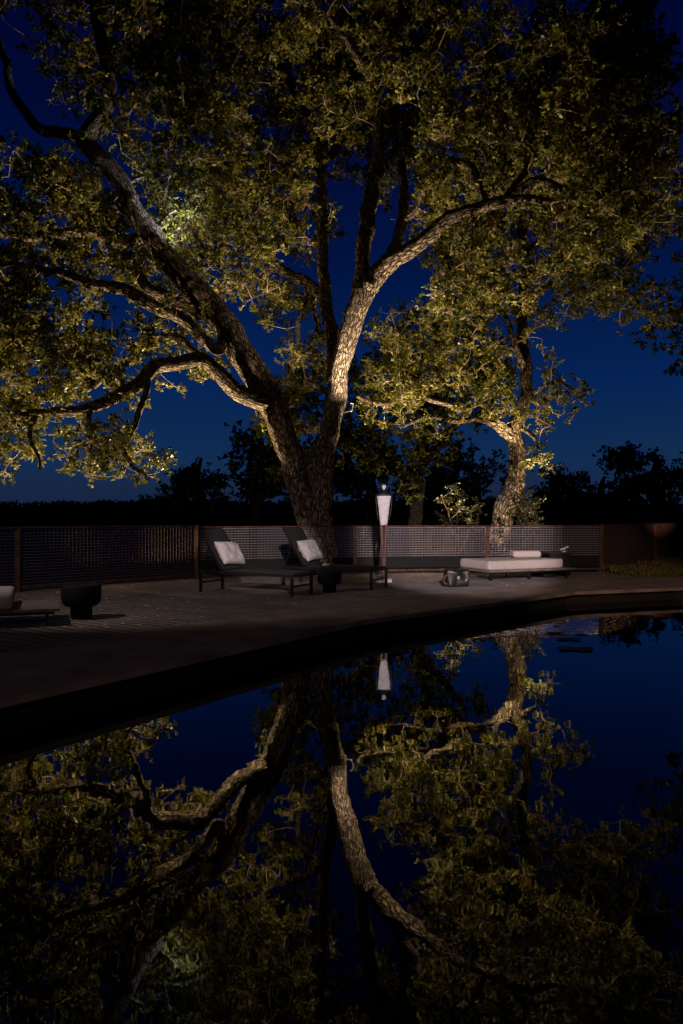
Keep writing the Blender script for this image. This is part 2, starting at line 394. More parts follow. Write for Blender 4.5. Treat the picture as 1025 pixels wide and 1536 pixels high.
def plank_mat(name, c1, c2, ang, w, gap):
    m = bpy.data.materials.new(name); m.use_nodes = True; nt = m.node_tree; b = nt.nodes['Principled BSDF']; b.inputs['Roughness'].default_value = .8
    tc = nt.nodes.new('ShaderNodeTexCoord'); mp = nt.nodes.new('ShaderNodeMapping'); mp.inputs['Rotation'].default_value = (0,0,ang)
    nt.links.new(tc.outputs['Object'], mp.inputs[0])
    br = nt.nodes.new('ShaderNodeTexBrick'); br.inputs['Scale'].default_value = 1; br.inputs['Brick Width'].default_value = 3.4; br.inputs['Row Height'].default_value = w
    br.inputs['Mortar Size'].default_value = gap; br.inputs['Color1'].default_value = (*c1,1); br.inputs['Color2'].default_value = (*c2,1); br.inputs['Mortar'].default_value = (.004,.003,.003,1)
    br.inputs['Mortar Smooth'].default_value = .1
    nt.links.new(mp.outputs[0], br.inputs['Vector'])
    mp2 = nt.nodes.new('ShaderNodeMapping'); mp2.inputs['Scale'].default_value = (.6, 9, 1); nt.links.new(mp.outputs[0], mp2.inputs[0])
    n = nt.nodes.new('ShaderNodeTexNoise'); n.inputs['Scale'].default_value = 3; n.inputs['Detail'].default_value = 8; nt.links.new(mp2.outputs[0], n.inputs['Vector'])
    n3 = nt.nodes.new('ShaderNodeTexNoise'); n3.inputs['Scale'].default_value = 1.1; n3.inputs['Detail'].default_value = 5; nt.links.new(mp.outputs[0], n3.inputs['Vector'])
    ad = nt.nodes.new('ShaderNodeMath'); ad.operation = 'MULTIPLY'; nt.links.new(n.outputs['Fac'], ad.inputs[0]); nt.links.new(n3.outputs['Fac'], ad.inputs[1])
    r = nt.nodes.new('ShaderNodeMapRange'); r.inputs['From Min'].default_value = .12; r.inputs['From Max'].default_value = .38; r.inputs['To Min'].default_value = .5; r.inputs['To Max'].default_value = 1.25
    nt.links.new(ad.outputs[0], r.inputs[0])
    mx = nt.nodes.new('ShaderNodeMixRGB'); mx.blend_type = 'MULTIPLY'; mx.inputs[0].default_value = 1
    nt.links.new(br.outputs['Color'], mx.inputs[1]); nt.links.new(r.outputs[0], mx.inputs[2]); nt.links.new(mx.outputs[0], b.inputs['Base Color'])
    bp = nt.nodes.new('ShaderNodeBump'); bp.inputs['Strength'].default_value = .8; bp.inputs['Distance'].default_value = .01; bp.invert = True
    nt.links.new(br.outputs['Fac'], bp.inputs['Height']); nt.links.new(bp.outputs[0], b.inputs['Normal'])
    return m
plank = plank_mat('timber_boards', (.18,.15,.14), (.225,.19,.178), R(37), .145, .016)
conc = plank_mat('grey_paving', (.19,.165,.165), (.215,.19,.19), R(-27), 2.2, .010)
fl = [(-12,0.5),(-7.86,9.7),(-5.4,12.36),(-4.75,13.06)]
poly('timber_deck', [(-12.6,-6),(-12.6,0.0)]+[(x-.1,y+.15) for x, y in fl]+outer[:4][::-1], 0, plank, .12)
poly('paving', [(-4.84,13.2),(-3.05,15.15),(.3,16.45),(2.9,16.8),(5.9,16.95),(6.3,16.1),(6.25,15.31),(4.47,14.26),(-.388,10.203),(-4.74,13.07)], 0, conc, .12)
lawn_m = mat('lawn_soil', (.07,.055,.025), .95, var=.4, bump=.6, bscale=12)
poly('lawn', [(6.32,15.35),(7.0,15.22),(18,17.9),(22,24),(12,22.6),(9.3,20.9),(6.0,17.1)], -.01, lawn_m, .1)
rng = np.random.default_rng(5)
def in_lawn(x, y):
    return (y > 15.25+(x-7)*.245) and (y > 15.3+(6.4-x)*1) and (y < 17.0+(x-5.9)*1.08) and x < 15 and x > 5.95
pts = []
while len(pts) < 26000:
    x, y = rng.uniform(5.9, 13), rng.uniform(15.2, 22.5)
    if in_lawn(x, y) and (noise.noise(Vector((x*1.3, y*1.3, 0))) > -.35 or rng.uniform() > .6): pts.append((x, y, -.01))
pts = np.array(pts); hh = rng.uniform(.05, .16, len(pts))*(1.0+.6*np.sin(pts[:, 0]*2.3)*np.cos(pts[:, 1]*1.9))
V, Fc, tn = leaves(rng, pts, rng.normal(size=(len(pts), 3))*.4+np.array([0, 0, 1]), hh, np.full(len(pts), .006), rng.uniform(0, 1, len(pts)))
tag(arr_obj('grass', V, Fc, 3, M['grass'], tone=tn), 'yellow green tufted grass beside the pool edge', 'grass', kind='stuff')
# leaf litter on the deck
pts = []
while len(pts) < 560:
    py = rng.uniform(866, 945); px = rng.uniform(-60, 930)
    Y = 1397/(py-775); x = (px-CX)/F*Y
    if py < 892-(px-30)*.083 or py < 867: continue
    dist_edge = (x-.26)*(-.83)+(Y-8.84)*.55 if Y < 11 else 5
    if px > 300 and py > 915-(px-300)*.05: continue
    if px > 640 and py > 893-(px-640)*.1: continue
    if noise.noise(Vector((x*.9, Y*.9, 3))) < -.05 and rng.uniform() > .25: continue
    pts.append((x, Y, .006+rng.uniform(0, .006)))
pts = np.array(pts); n = len(pts); d = rng.normal(size=(n, 3))*np.array([1, 1, .12])
V, Fc, tn = leaves(rng, pts, d, rng.uniform(.04, .09, n), rng.uniform(.014, .03, n), rng.uniform(0, 1, n))
V[:, 2] = .008+.25*np.abs(V[:, 2]-.008)
tag(arr_obj('leaf_litter', V, Fc, 3, M['drydleaf'], tone=tn), 'dry pale fallen leaves scattered over the timber deck', 'fallen leaves', kind='stuff')

# ------------------------------------------------------------------ fences
def fence(label, pts, posts, ztop=1.07, shade_band=False, wires=True, slats=False, zb=0.10, group='wire fence runs round the deck'):
    root = empty('fence', (pts[0][0], pts[0][1], 0)); tag(root, label, 'fence', group); off = Vector((pts[0][0], pts[0][1], 0))
    def sub(name, bm, m): bmesh.ops.translate(bm, vec=-off, verts=bm.verts); return bm_obj(name, bm, m, root)
    for a, b in zip(pts, pts[1:]):
        A = Vector((*a, 0)); B = Vector((*b, 0)); d = (B-A).normalized(); L = (B-A).length; s = Vector((-d.y, d.x, 0))
        bm = bmesh.new(); bar(bm, A+Vector((0,0,ztop)), B+Vector((0,0,ztop)), .075, .028); sub('top_rail', bm, M['rust'])
        bm = bmesh.new(); bar(bm, A+Vector((0,0,zb-.03)), B+Vector((0,0,zb-.03)), .05, .05); sub('bottom_rail', bm, M['rust'])
        if shade_band:
            bm = bmesh.new(); bar(bm, A+Vector((0,0,.245))+s*.03, B+Vector((0,0,.245))+s*.03, .03, .24); sub('shade_board', bm, M['stone'])  # dark board stands in for shade over the lower mesh
        if slats:
            bm = bmesh.new(); z = zb+.04
            while z < ztop-.05:
                bar(bm, A+Vector((0,0,z))+s*.02, B+Vector((0,0,z))+s*.02, .02, .062); z += .073
            sub('slat_panel', bm, M['cedar'])
        if wires:
            bm = bmesh.new(); z = zb+.03
            z0 = .39 if shade_band else zb
            z = z0
            while z < ztop-.02:
                bar(bm, A+Vector((0,0,z)), B+Vector((0,0,z)), .008, .0100); z += .052
            k = .05
            while k < L-.03:
                q = A+d*k+s*.0085; bar(bm, q+Vector((0,0,z0)), q+Vector((0,0,ztop-.015)), .0028, .0028); k += .07
            sub('wire_mesh', bm, M['wire'] if shade_band else M['shadewire'])
    for x, y in posts:
        bm = bmesh.new(); box(bm, (x, y, ztop/2-.06), (.085, .085, ztop+.13), bev=.004); 
        sub('post', bm, M['rust'])
fence('rusty steel and wire fence behind the black pot stool at left', [(-10.4,7.1),(-7.86,9.7),(-5.4,12.36),(-2.98,14.96)], [(-7.86,9.7),(-5.4,12.36),(-2.94,15.0)], ztop=1.08)
fence('wire fence behind the two loungers, the statue and the daybed', [(-2.90,15.03),(.3,16.28),(3.3,16.75),(5.95,16.95)], [(.3,16.28),(3.3,16.75),(5.95,16.95)], shade_band=True, ztop=1.05)
fence('dark red horizontal slat fence behind the grass at right', [(6.0,17.0),(8.6,20.3),(18,25.5)], [(8.6,20.3),(13.3,22.9)], wires=False, slats=True, group='slat fence')
# shed wall beyond
rt = empty('shed', (14.6, 31, -.6)); tag(rt, 'low brown boarded shed wall rising behind the right fence', 'shed')
bm = bmesh.new(); box(bm, (1.0,1.6,1.1), (4.2,3,2.1)); 
for k in range(28): box(bm, (-1.05+k*.15, .085, 1.1), (.012,.012,2.1))
bm_obj('wall', bm, M['cedar'], rt)
bm = bmesh.new(); box(bm, (1.0,1.6,2.19), (4.5,3.4,.08)); bm_obj('roof', bm, M['rust'], rt)

# ------------------------------------------------------------------ furniture
def lounger(loc, rz, label):
    t = empty('sun_lounger', (*loc, 0), rz); tag(t, label, 'sun lounger', 'sun loungers on the deck')
    L, Wd, Z = 1.84, .66, .36
    bm = bmesh.new()
    for s in (-1, 1): box(bm, (0, s*(Wd/2-.02), Z-.03), (L, .04, .05), bev=.004)
    for s in (-1, 1): box(bm, (s*(L/2-.022), 0, Z-.031), (.04, Wd-.085, .046), bev=.004)
    bm_obj('frame', bm, M['blackmetal'], t)
    for sx in (-1, 1):
        for sy in (-1, 1):
            bm = bmesh.new(); box(bm, (sx*(L/2-.03), sy*(Wd/2-.022), (Z-.057)/2), (.045, .038, Z-.057), bev=.004); bm_obj('leg', bm, M['blackmetal'], t)
        bm = bmesh.new(); box(bm, (sx*(L/2-.03), 0, .16), (.026, Wd-.09, .026)); bm_obj('stretcher', bm, M['blackmetal'], t)
    bm = bmesh.new(); box(bm, (.235, 0, Z+.004), (L-.52, Wd-.06, .022), bev=.009); bm_obj('seat', bm, M['sling'], t, True)
    hx = -L/2+.46; a = R(57); ln = .80
    bm = bmesh.new(); c = Vector((hx-math.cos(a)*ln/2, 0, Z+.02+math.sin(a)*ln/2)); rot = Matrix.Rotation(a, 3, 'Y')
    box(bm, c, (ln, Wd-.08, .03), rot, bev=.01)
    bm_obj('backrest', bm, M['sling'], t, True)
    bm = bmesh.new()
    for s in (-1, 1):
        bar(bm, (hx, s*(Wd/2-.02), Z+.01), (hx-math.cos(a)*ln, s*(Wd/2-.02), Z+.01+math.sin(a)*ln), .022, .03)
        bar(bm, (hx-math.cos(a)*.5, s*(Wd/2-.045), Z+math.sin(a)*.5), (-L/2+.06, s*(Wd/2-.045), Z), .014, .014)
    bar(bm, (hx-math.cos(a)*(ln+.012), -Wd/2+.03, Z+.01+math.sin(a)*(ln+.012)), (hx-math.cos(a)*(ln+.012), Wd/2-.03, Z+.01+math.sin(a)*(ln+.012)), .024, .03)
    bm_obj('back_frame', bm, M['blackmetal'], t)
    return t, hx, a, Z
def pillow(t, hx, a, Z, label, seed, tilt=0):
    # square cushion leaning on the backrest
    n = 26; w, h, th = .58, .44, .085
    bm = bmesh.new(); g = {}
    for sgn in (1, -1):
        for i in range(n+1):
            for j in range(n+1):
                u, v = -1+2*i/n, -1+2*j/n
                edge = (1-abs(u)**3.2)*(1-abs(v)**3.2)
                pin = 1-.07*(1-v*v)*abs(u)**3 ; pin2 = 1-.07*(1-u*u)*abs(v)**3
                z = th*max(edge, 0)**.5
                wr = noise.noise(Vector((u*2.2+seed, v*2.2, sgn)))*.03+abs(noise.noise(Vector((u*5+v*1.5+seed, v*1.2, sgn))))*.04+noise.noise(Vector((u*9+seed, v*7, sgn)))*.01
                z = sgn*(z+wr*min(1, edge*2.5))
                if (i in (0, n) or j in (0, n)) and sgn < 0: continue
                g[(i, j, sgn)] = bm.verts.new((u*w/2*pin, v*h/2*pin2, z))
    for sgn in (1, -1):
        for i in range(n):
            for j in range(n):
                q = [g.get((a_, b_, sgn)) or g[(a_, b_, 1)] for a_, b_ in ((i, j), (i+1, j), (i+1, j+1), (i, j+1))]
                bm.faces.new(q if sgn > 0 else q[::-1])
    o = bm_obj('pillow', bm, M['linen'], None, True)
    tag(o, label, 'pillow', 'pillows on the loungers')
    # local frame: pillow X along lounger width, pillow Y up the backrest, Z normal facing the foot end
    up = Vector((-math.cos(a+R(2)), 0, math.sin(a+R(2)))); nrm = Vector((math.sin(a), 0, math.cos(a)))
    X = up.cross(nrm); m3 = Matrix((X, up, nrm)).transposed() @ Matrix.Rotation(tilt, 3, 'Z')
    c = Vector((hx, -.02, Z+.03))+up*.235+nrm*.10
    Mw = Matrix.Translation(t.location) @ Matrix.Rotation(t.rotation_euler.z, 4, 'Z') @ Matrix.Translation(c) @ m3.to_4x4()
    o.matrix_world = Mw; return o
t, *q = lounger((-1.43, 12.27), R(-27), 'near sun lounger at left, dark sling with raised back and white pillow')
pillow(t, *q, 'wrinkled pale pillow leaning on the left lounger', 3, R(-4))
t2, *q2 = lounger((-.13, 13.42), R(-28), 'farther sun lounger by the tree trunk, dark raised back beside the statue')
pillow(t2, *q2, 'wrinkled pale pillow leaning on the lounger below the tree trunk', 9, R(3))
bm = bmesh.new(); box(bm, (0,0,.012), (.13,.09,.022), bev=.008); box(bm, (.015,.01,.031), (.1,.07,.016), Matrix.Rotation(.3,3,'Z'), bev=.006)
o = bm_obj('folded_cloth', bm, M['linen'], None, True); o.location = (-.28,13.35,.376); tag(o, 'small folded pale cloth lying on the farther lounger seat', 'cloth')
def stool(loc, s, label):
    t = empty('pedestal_stool', (*loc, 0)); tag(t, label, 'stool', 'black pedestal stools')
    bm = bmesh.new(); lathe(bm, [(.115,0),(.13,.012),(.13,.135),(.14,.15)], 44); o = bm_obj('foot', bm, M['stone'], t, True)
    bm = bmesh.new(); lathe(bm, [(.13,.151),(.19,.165),(.225,.2),(.237,.25),(.24,.4),(.232,.415),(.20,.42),(.19,.415)], 44); o2 = bm_obj('drum', bm, M['stone'], t, True)
    t.scale = (s, s, s)
stool((-3.22, 9.15), 1.0, 'black round pedestal stool standing alone on the left deck')
stool((-.20, 12.35), .86, 'black round pedestal stool between the two loungers')

def daybed(loc, rz, L, Wd, cl, label, bolster=None):
    t = empty('daybed', (*loc, 0), rz); tag(t, label, 'daybed', 'low daybeds on the deck')   # near corner at origin, x along, y depth
    bm = bmesh.new(); k = 0; n = int(Wd/.1)
    for k in range(n): box(bm, (L/2, (k+.5)*Wd/n, .19), (L, Wd/n-.008, .035), bev=.004)
    bm_obj('slatted_top', bm, M['slat'], t)
    bm = bmesh.new(); box(bm, (L/2, .06, .155), (L-.12, .04, .035)); box(bm, (L/2, Wd-.06, .155), (L-.12, .04, .035)); bm_obj('frame', bm, M['blackmetal'], t)
    for x in (.14, L/2, L-.14):
        for y in (.12, Wd-.12):
            bm = bmesh.new(); box(bm, (x, y, .069), (.03, .03, .137)); bm_obj('leg', bm, M['blackmetal'], t)
    bm = bmesh.new(); box(bm, (cl/2-.005, Wd/2, .305), (cl, Wd+.01, .19), bev=.05, seg=5)
    bmesh.ops.subdivide_edges(bm, edges=[e_ for e_ in bm.edges if e_.calc_length() > .3], cuts=12, use_grid_fill=True)
    for v in bm.verts:
        if v.co.z > .3: v.co.z += .012*noise.noise(Vector((v.co.x*3, v.co.y*3, 1)))
    bm_obj('mattress', bm, M['canvas'], t, True)
    bm = bmesh.new(); box(bm, (cl/2-.005, .0, .312), (cl-.1, .012, .012), bev=.004); bm_obj('piping', bm, M['canvas'], t)
    return t
d1 = daybed((2.86, 14.35), R(24), 2.15, 1.02, 1.84, 'low slatted daybed with thick cream mattress in front of the leaning tree')
bm = bmesh.new(); box(bm, (1.72,.5,.085), (.3,.5,.165), bev=.01); bm_obj('plinth', bm, M['blackmetal'], d1)
bm = bmesh.new(); box(bm, (0,0,0), (.60,.34,.145), bev=.06, seg=6)
o = bm_obj('bolster', bm, M['canvas'], None, True); o.location = (3.83,15.42,.482); o.rotation_euler = (0,0,R(3)); tag(o, 'small cream bolster cushion lying on the cream daybed mattress', 'cushion')
daybed((-4.62, 7.93), R(22), 1.5, 1.0, 1.0, 'slatted daybed with cream mattress cut by the left edge of the photo')
# basket / bag
t = empty('tote_bag', (2.08, 13.35, 0), R(14)); tag(t, 'black shiny tote bag standing on the paving beside the daybed', 'bag')
bm = bmesh.new(); box(bm, (0,0,.155), (.44,.26,.31), bev=.045, seg=4)
bmesh.ops.subdivide_edges(bm, edges=[e_ for e_ in bm.edges if e_.calc_length() > .12], cuts=7, use_grid_fill=True)
for v in bm.verts:
    if v.co.z > .02:
        q = Vector((v.co.x*7, v.co.y*7, v.co.z*7)); v.co += Vector((noise.noise(q), noise.noise(q+Vector((9,0,0))), .6*noise.noise(q+Vector((0,9,0)))))*.045
bm_obj('body', bm, M['leather'], t, True)
for y in (-.07, .07):
    tb = Tubes(); a = np.linspace(0, np.pi, 14); tb.add(np.stack([.13*np.cos(a), np.full(14, y)+.03*np.sin(a), .30+.07*np.sin(a)], 1), np.full(14, .009), 8); tb.build('handle', M['leather'], t)
tb = Tubes(); tb.add(catmull(np.array([(-.2,-.1,.24),(-.28,-.15,.2),(-.3,-.12,.1),(-.24,-.14,.05)]), .03), np.full(len(catmull(np.array([(-.2,-.1,.24),(-.28,-.15,.2),(-.3,-.12,.1),(-.24,-.14,.05)]), .03)), .012), 8); tb.build('strap', M['statuered'], t)
bm = bmesh.new(); box(bm, (-.03,-.152,.17), (.05,.02,.06), bev=.006); bm_obj('buckle', bm, M['wire'], t)
bm = bmesh.new(); box(bm, (.12,-.15,.13), (.03,.02,.03), bev=.005); bm_obj('buckle', bm, M['wire'], t)
# dark table behind daybed
t = empty('side_table', (4.72, 16.15, 0)); tag(t, 'dark square side table behind the right end of the daybed', 'table')
bm = bmesh.new(); box(bm, (0,0,.475), (.56,.5,.03), bev=.004); bm_obj('table_top', bm, M['blackmetal'], t)
bm = bmesh.new(); box(bm, (0,0,.23), (.44,.38,.458), bev=.01); bm_obj('base', bm, M['stone'], t)
t = empty('tilted_object', (4.86, 16.12, .492), 0); tag(t, 'small tilted grey metal object on the dark side table', 'lamp')  # small tilted grey object of unknown use, gives no light
bm = bmesh.new(); lathe(bm, [(.05,0),(.05,.012),(.008,.02),(.008,.06)], 20); bm_obj('stand', bm, M['alu'], t, True)
bm = bmesh.new(); bar(bm, (-.09,0,.045), (.09,0,.12), .05, .035, .008); bm_obj('head', bm, M['alu'], t)

# ------------------------------------------------------------------ statue
sx, sy = (576-CX)/F*14.25, 14.25
t = empty('statue', (sx, sy, 0)); tag(t, 'slender abstract standing figure sculpture with white torso on thin legs', 'statue')
bm = bmesh.new(); box(bm, (0,0,.03), (.30,.24,.06), bev=.006); box(bm, (-.11,-.06,.10), (.07,.06,.08), bev=.006); bm_obj('base', bm, M['statuewhite'], t)
for s in (-1, 1):
    tb = Tubes(); zz = np.array([.06,.2,.5,.8,1.0,1.2]); xx = np.array([.012,.014,.02,.032,.042,.05])*s; 
    q = catmull(np.column_stack([xx, 0*zz, zz, [.034,.027,.028,.031,.034,.036]]), .06); tb.add(q[:, :3], q[:, 3], 14); tb.build('leg', M['statuered'], t)
def slab(rows, name, m):
    bm = bmesh.new(); rings = []; n = 28
    for z, hw, hd in rows:
        ring = []
        for k in range(n):
            a = 2*math.pi*k/n; ca, sa = math.cos(a), math.sin(a)
            x = hw*math.copysign(abs(ca)**.7, ca); y = hd*math.copysign(abs(sa)**.7, sa)
            nn = .012*noise.noise(Vector((x*20, y*20, z*22)))
            ring.append(bm.verts.new((x*(1+nn*4), y+nn*2, z)))
        rings.append(ring)
    for a, b in zip(rings, rings[1:]):
        for k in range(n): bm.faces.new((a[k], a[(k+1)%n], b[(k+1)%n], b[k]))
    bm.faces.new(rings[0][::-1]); bm.faces.new(rings[-1]); return bm_obj(name, bm, m, t, True)
rows = []
for k in range(27):
    u = k/26; z = 1.10+u*.56; hw = .070+.066*u**1.05; hd = .05+.03*u
    rows.append((z, hw, hd))
tor = slab(rows, 'torso', M['statuewhite'])
slab([(1.661,.130,.078),(1.685,.128,.074),(1.705,.110,.062),(1.72,.05,.045),(1.735,.022,.022),(1.775,.018,.018)], 'shoulders', M['statuedark'])
slab([(1.775,.012,.012),(1.785,.024,.026),(1.805,.034,.038),(1.84,.040,.045),(1.865,.039,.044)], 'face', M['statuewhite'])
slab([(1.8655,.042,.048),(1.885,.040,.045),(1.905,.026,.03),(1.915,.008,.01)], 'cap', M['statuedark'])
for s in (-1, 1):
    tb = Tubes(); q = catmull(np.array([(.135*s,0,1.68,.022),(.148*s,0,1.62,.017),(.142*s,-.01,1.45,.013),(.122*s,-.02,1.28,.010),(.11*s,-.03,1.2,.008)]), .04); tb.add(q[:, :3], q[:, 3], 10); tb.build('arm', M['statuedark'], t)

# ------------------------------------------------------------------ water debris and pool fitting
for k, (px, py, s, lb) in enumerate([(832,943,.10,'flat dark leaf floating closest to the pool edge, leftmost of the drifting leaves'),(853,952,.12,'dark round leaf floating second from the pool edge'),(872,945,.07,'smallest dark leaf floating at the right of the drifting leaves'),(864,966,.17,'largest long dark leaf floating farthest from the pool edge')]):
    Y = 1.4*F/(py-H0); bm = bmesh.new(); n = 14
    ring = [bm.verts.new((s*(1.2*math.cos(2*math.pi*i/n))*(1+.2*math.sin(3*i+k)), s*.9*math.sin(2*math.pi*i/n)*(1+.2*math.cos(2*i+k)), .004+.006*math.sin(i*1.7))) for i in range(n)]
    c = bm.verts.new((0,0,.006))
    for i in range(n): bm.faces.new((ring[i], ring[(i+1)%n], c))
    bmesh.ops.solidify(bm, geom=list(bm.faces), thickness=.003)
    o = bm_obj('floating_leaf', bm, M['leather']); o.location = ((px-CX)/F*Y, Y, WZ+.006); tag(o, lb, 'leaf', 'leaves floating on the pool')

# ------------------------------------------------------------------ trees
R1 = [(484,885,0,25),(484,840,0,22),(482,790,0,20),(483,740,0,18.5),(487,700,0,17.5),(494,650,0,17),(503,605,0,17.5),(510,560,0,17),(518,520,-.1,17),(531,475,-.2,17),(546,435,-.3,17.5)]
R1 = [(a, b, c, r*(.84 if b < 800 else .95)) for a, b, c, r in R1]
limbs1 = [R1,
 [(540,452,-.25,14),(543,400,-.2,11.5),(548,350,-.1,11.5),(555,303,0,11),(567,256,.2,10.5),(585,236,.3,9.5),(601,224,.4,8.5),(612,226,.3,8),(628,238,.1,7),(657,243,-.1,6.5),(706,252,-.5,6),(722,290,-.8,5.5),(741,320,-1,4.5)],
 [(566,262,.2,8),(568,223,.3,8),(565,167,.3,7.5),(551,112,.2,7),(530,75,0,5.5),(508,45,-.3,4.5),(480,15,-.6,3)],
 [(598,228,.4,6.5),(615,200,.7,6),(625,165,1,5.5),(640,125,1.3,4.5),(652,90,1.5,4),(660,40,1.8,3)],
 [(543,448,-.3,15),(558,422,-.35,14),(578,400,-.4,13.5),(605,381,-.6,12),(640,360,-.8,11),(672,332,-1,10),(702,316,-1.2,9),(740,305,-1.4,8.5),(775,289,-1.6,7.5),(808,271,-1.8,6),(850,284,-2,5),(905,288,-2.2,3.5),(950,300,-2.3,2.5)],
 [(575,402,-.3,10),(592,370,.1,9),(602,335,.4,8.5),(604,284,.6,7.5),(601,240,.8,6),(590,190,1.2,5),(600,140,1.5,4)],
 [(760,296,-1.5,5),(784,262,-1.2,5),(792,235,-1,4.5),(800,190,-.7,4),(820,140,-.3,3)],
 [(735,306,-1.4,5),(775,300,-1.9,5),(820,300,-2.2,4.5),(860,296,-2.4,3.5)],
 [(600,330,.4,5),(620,320,.1,5),(628,300,0,4),(640,280,-.2,3)],
 [(481,885,.1,24),(470,800,.05,19),(458,755,0,18),(446,715,-.1,17),(435,675,-.2,17.5),(420,632,-.3,18.5),(402,592,-.4,19.5),(380,556,-.6,20),(352,512,-.8,20),(330,480,-.9,19),(300,442,-1,18),(266,405,-1.2,16.5),(240,375,-1.3,15.5),(220,345,-1.4,15),(200,310,-1.6,13.5),(180,275,-1.8,12.5),(155,240,-2,12),(135,219,-2.1,12),(134,194,-2.2,11),(155,165,-2.3,10),(166,130,-2.4,9),(163,95,-2.5,8.5),(150,55,-2.6,8),(146,15,-2.8,7),(140,-40,-3,5.5),(120,-90,-3.1,4)],
 [(138,215,-2.1,8),(108,203,-2.0,7.5),(62,192,-1.9,7),(36,166,-1.7,6.2),(16,130,-1.6,5.5),(8,90,-1.5,5),(-4,55,-1.3,4),(-30,20,-1,3)],
 [(222,352,-1.4,9),(190,364,-1.0,8.5),(150,349,-.6,8),(110,345,-.2,7.2),(60,356,.2,6.2),(0,350,.6,5),(-70,340,1,4)],
 [(340,500,-.9,10),(325,524,-1.2,8),(290,492,-1.5,8),(259,471,-1.7,8),(218,450,-2,7.5),(172,430,-2.3,7),(127,420,-2.6,6),(76,406,-2.8,5),(20,398,-3,3.5),(-40,410,-3.1,2.5)],
 [(320,478,-1,9),(300,470,-1.1,8),(284,462,-1.2,7.5),(254,448,-1.4,7.5),(223,430,-1.5,7),(205,400,-1.4,5),(180,380,-1.3,4),(150,390,-1.2,3)],
 [(404,602,-.4,14),(390,602,-.6,12.5),(356,588,-.9,12),(331,562,-1.2,11),(304,543,-1.5,9.5),(274,542,-1.8,9),(238,550,-2.1,9),(218,567,-2.3,8.5),(193,588,-2.5,8),(157,604,-2.8,7.5),(117,613,-3.1,6),(66,618,-3.4,5),(0,620,-3.7,3.5),(-50,640,-3.8,2.5)],
 [(222,562,-2.3,5.5),(219,590,-2.4,4.5),(207,630,-2.5,4),(188,674,-2.6,3.5),(196,694,-2.7,2.6),(222,718,-2.8,1.8)],
 [(140,608,-2.9,4),(134,622,-3,3.5),(136,645,-3,2.8),(160,640,-3.1,2)],
 [(60,618,-3.4,3.5),(45,650,-3.5,2.8),(58,685,-3.6,2),(60,705,-3.6,1.5)],
 [(312,548,-1.5,5),(270,508,-1.2,4.6),(230,507,-1,4.2),(205,522,-.9,3.5),(195,545,-.8,2.5)],
 [(192,590,-2.5,4),(170,560,-2.3,3.5),(120,590,-2.2,3),(70,585,-2,2.4)],
 [(505,575,0,14),(502,530,.3,11),(496,485,.6,10.5),(487,442,.9,10),(485,385,1.1,9.5),(484,320,1.3,9),(478,240,1.4,8),(455,165,1.4,7.5),(420,95,1.3,7),(388,50,1.2,6.5),(378,10,1.1,5.5),(392,-30,1,4)],
 [(490,455,.9,9),(474,433,1.2,8.5),(444,416,1.6,8),(416,402,2,7.5),(393,410,2.3,6.5),(378,428,2.6,5),(365,450,2.8,3.5)],
 [(392,40,1.2,5),(350,50,1,4.5),(320,62,.8,3.5),(290,60,.6,2.5)],
 [(390,25,1.1,5),(435,32,.8,4.8),(500,20,.5,4.5),(530,28,.3,3.5),(560,50,.1,2.8)],
 [(430,110,1.3,4),(445,85,.9,4),(420,60,.6,3.4),(405,70,.4,2.5)],
 [(480,250,1.4,4.5),(520,200,1.2,4),(508,160,1,3.5),(478,120,.7,2.6)],
 [(462,425,1.3,5),(458,455,1.2,4.5),(448,480,1.1,4.2),(446,520,1,3)],
 [(474,435,1.3,5),(470,465,1.4,5),(478,490,1.5,4.5),(466,530,1.5,3.2)],
 [(497,590,.3,5),(470,575,1,4.5),(445,572,1.5,4),(420,570,1.8,3)],
 [(506,625,.3,6),(470,645,1.5,5),(440,640,2.2,4),(400,655,2.8,3)],
]
blobs1 = [(55,520,-2.8,125,75,1.8),(25,645,-3.5,70,65,1.3),(195,640,-2.6,60,65,1.2),(165,680,-2.8,65,38,1.0),(105,430,-2,120,70,2),(50,300,-.5,120,75,2.2),
 (270,480,-1.6,90,50,1.5),(300,540,-1,50,40,1.2),(190,115,-2.5,100,110,2.2),(330,50,-.5,160,100,2.8),(310,260,-.3,110,100,2.5),
 (130,320,-1.5,90,60,2),(460,90,.8,130,110,3),(430,290,1.6,110,120,2.2),(610,70,1,150,110,3),(570,190,1,110,90,2.4),(420,450,1.8,75,70,1.5),
 (460,540,1.8,60,60,1.3),(700,180,-.5,120,100,2.6),(850,210,-1.5,130,110,2.8),(920,300,-2.0,90,80,2),(790,350,-1.8,140,60,1.8),(660,260,-.3,90,70,2),
 (350,395,.2,90,60,1.6),(210,540,-2.0,90,45,1.2),(60,610,-3.2,110,35,1.2),(430,640,2.6,70,45,1.1),(440,560,2.2,60,60,1.3),(440,690,2.6,55,50,1.2),(365,640,.5,32,32,.8),(870,80,-1,130,110,2.8),(700,425,-1.5,110,45,1.3),(-60,450,-2,90,190,2.4),(140,-40,-1.5,260,60,2.8),(600,-50,.5,300,60,3),(225,400,-1.0,80,60,1.5),(300,170,-1,90,80,2),
 (950,180,-1.5,90,110,2.2), (385,560,-1,35,25,.8),(260,350,-1.4,55,45,.9),(506,758,-.3,16,10,.2),(462,742,-.6,10,14,.15),(424,748,-.3,9,9,.15)]
holes1 = [(150,480,-2,38,50,4),(235,195,-1,30,35,4),(735,25,0,60,70,5),(25,60,-2,55,140,5),(510,260,0,16,50,5),(412,370,1,24,35,5),(615,440,-.5,28,50,5),(165,455,-2,28,40,4),(320,655,0,75,60,6),(355,360,.5,16,18,4),
 (10,255,-1,40,30,3),(455,400,1,18,20,4),(520,420,1,14,50,5),(985,60,-1,30,60,4), (570,330,0,14,60,3)]
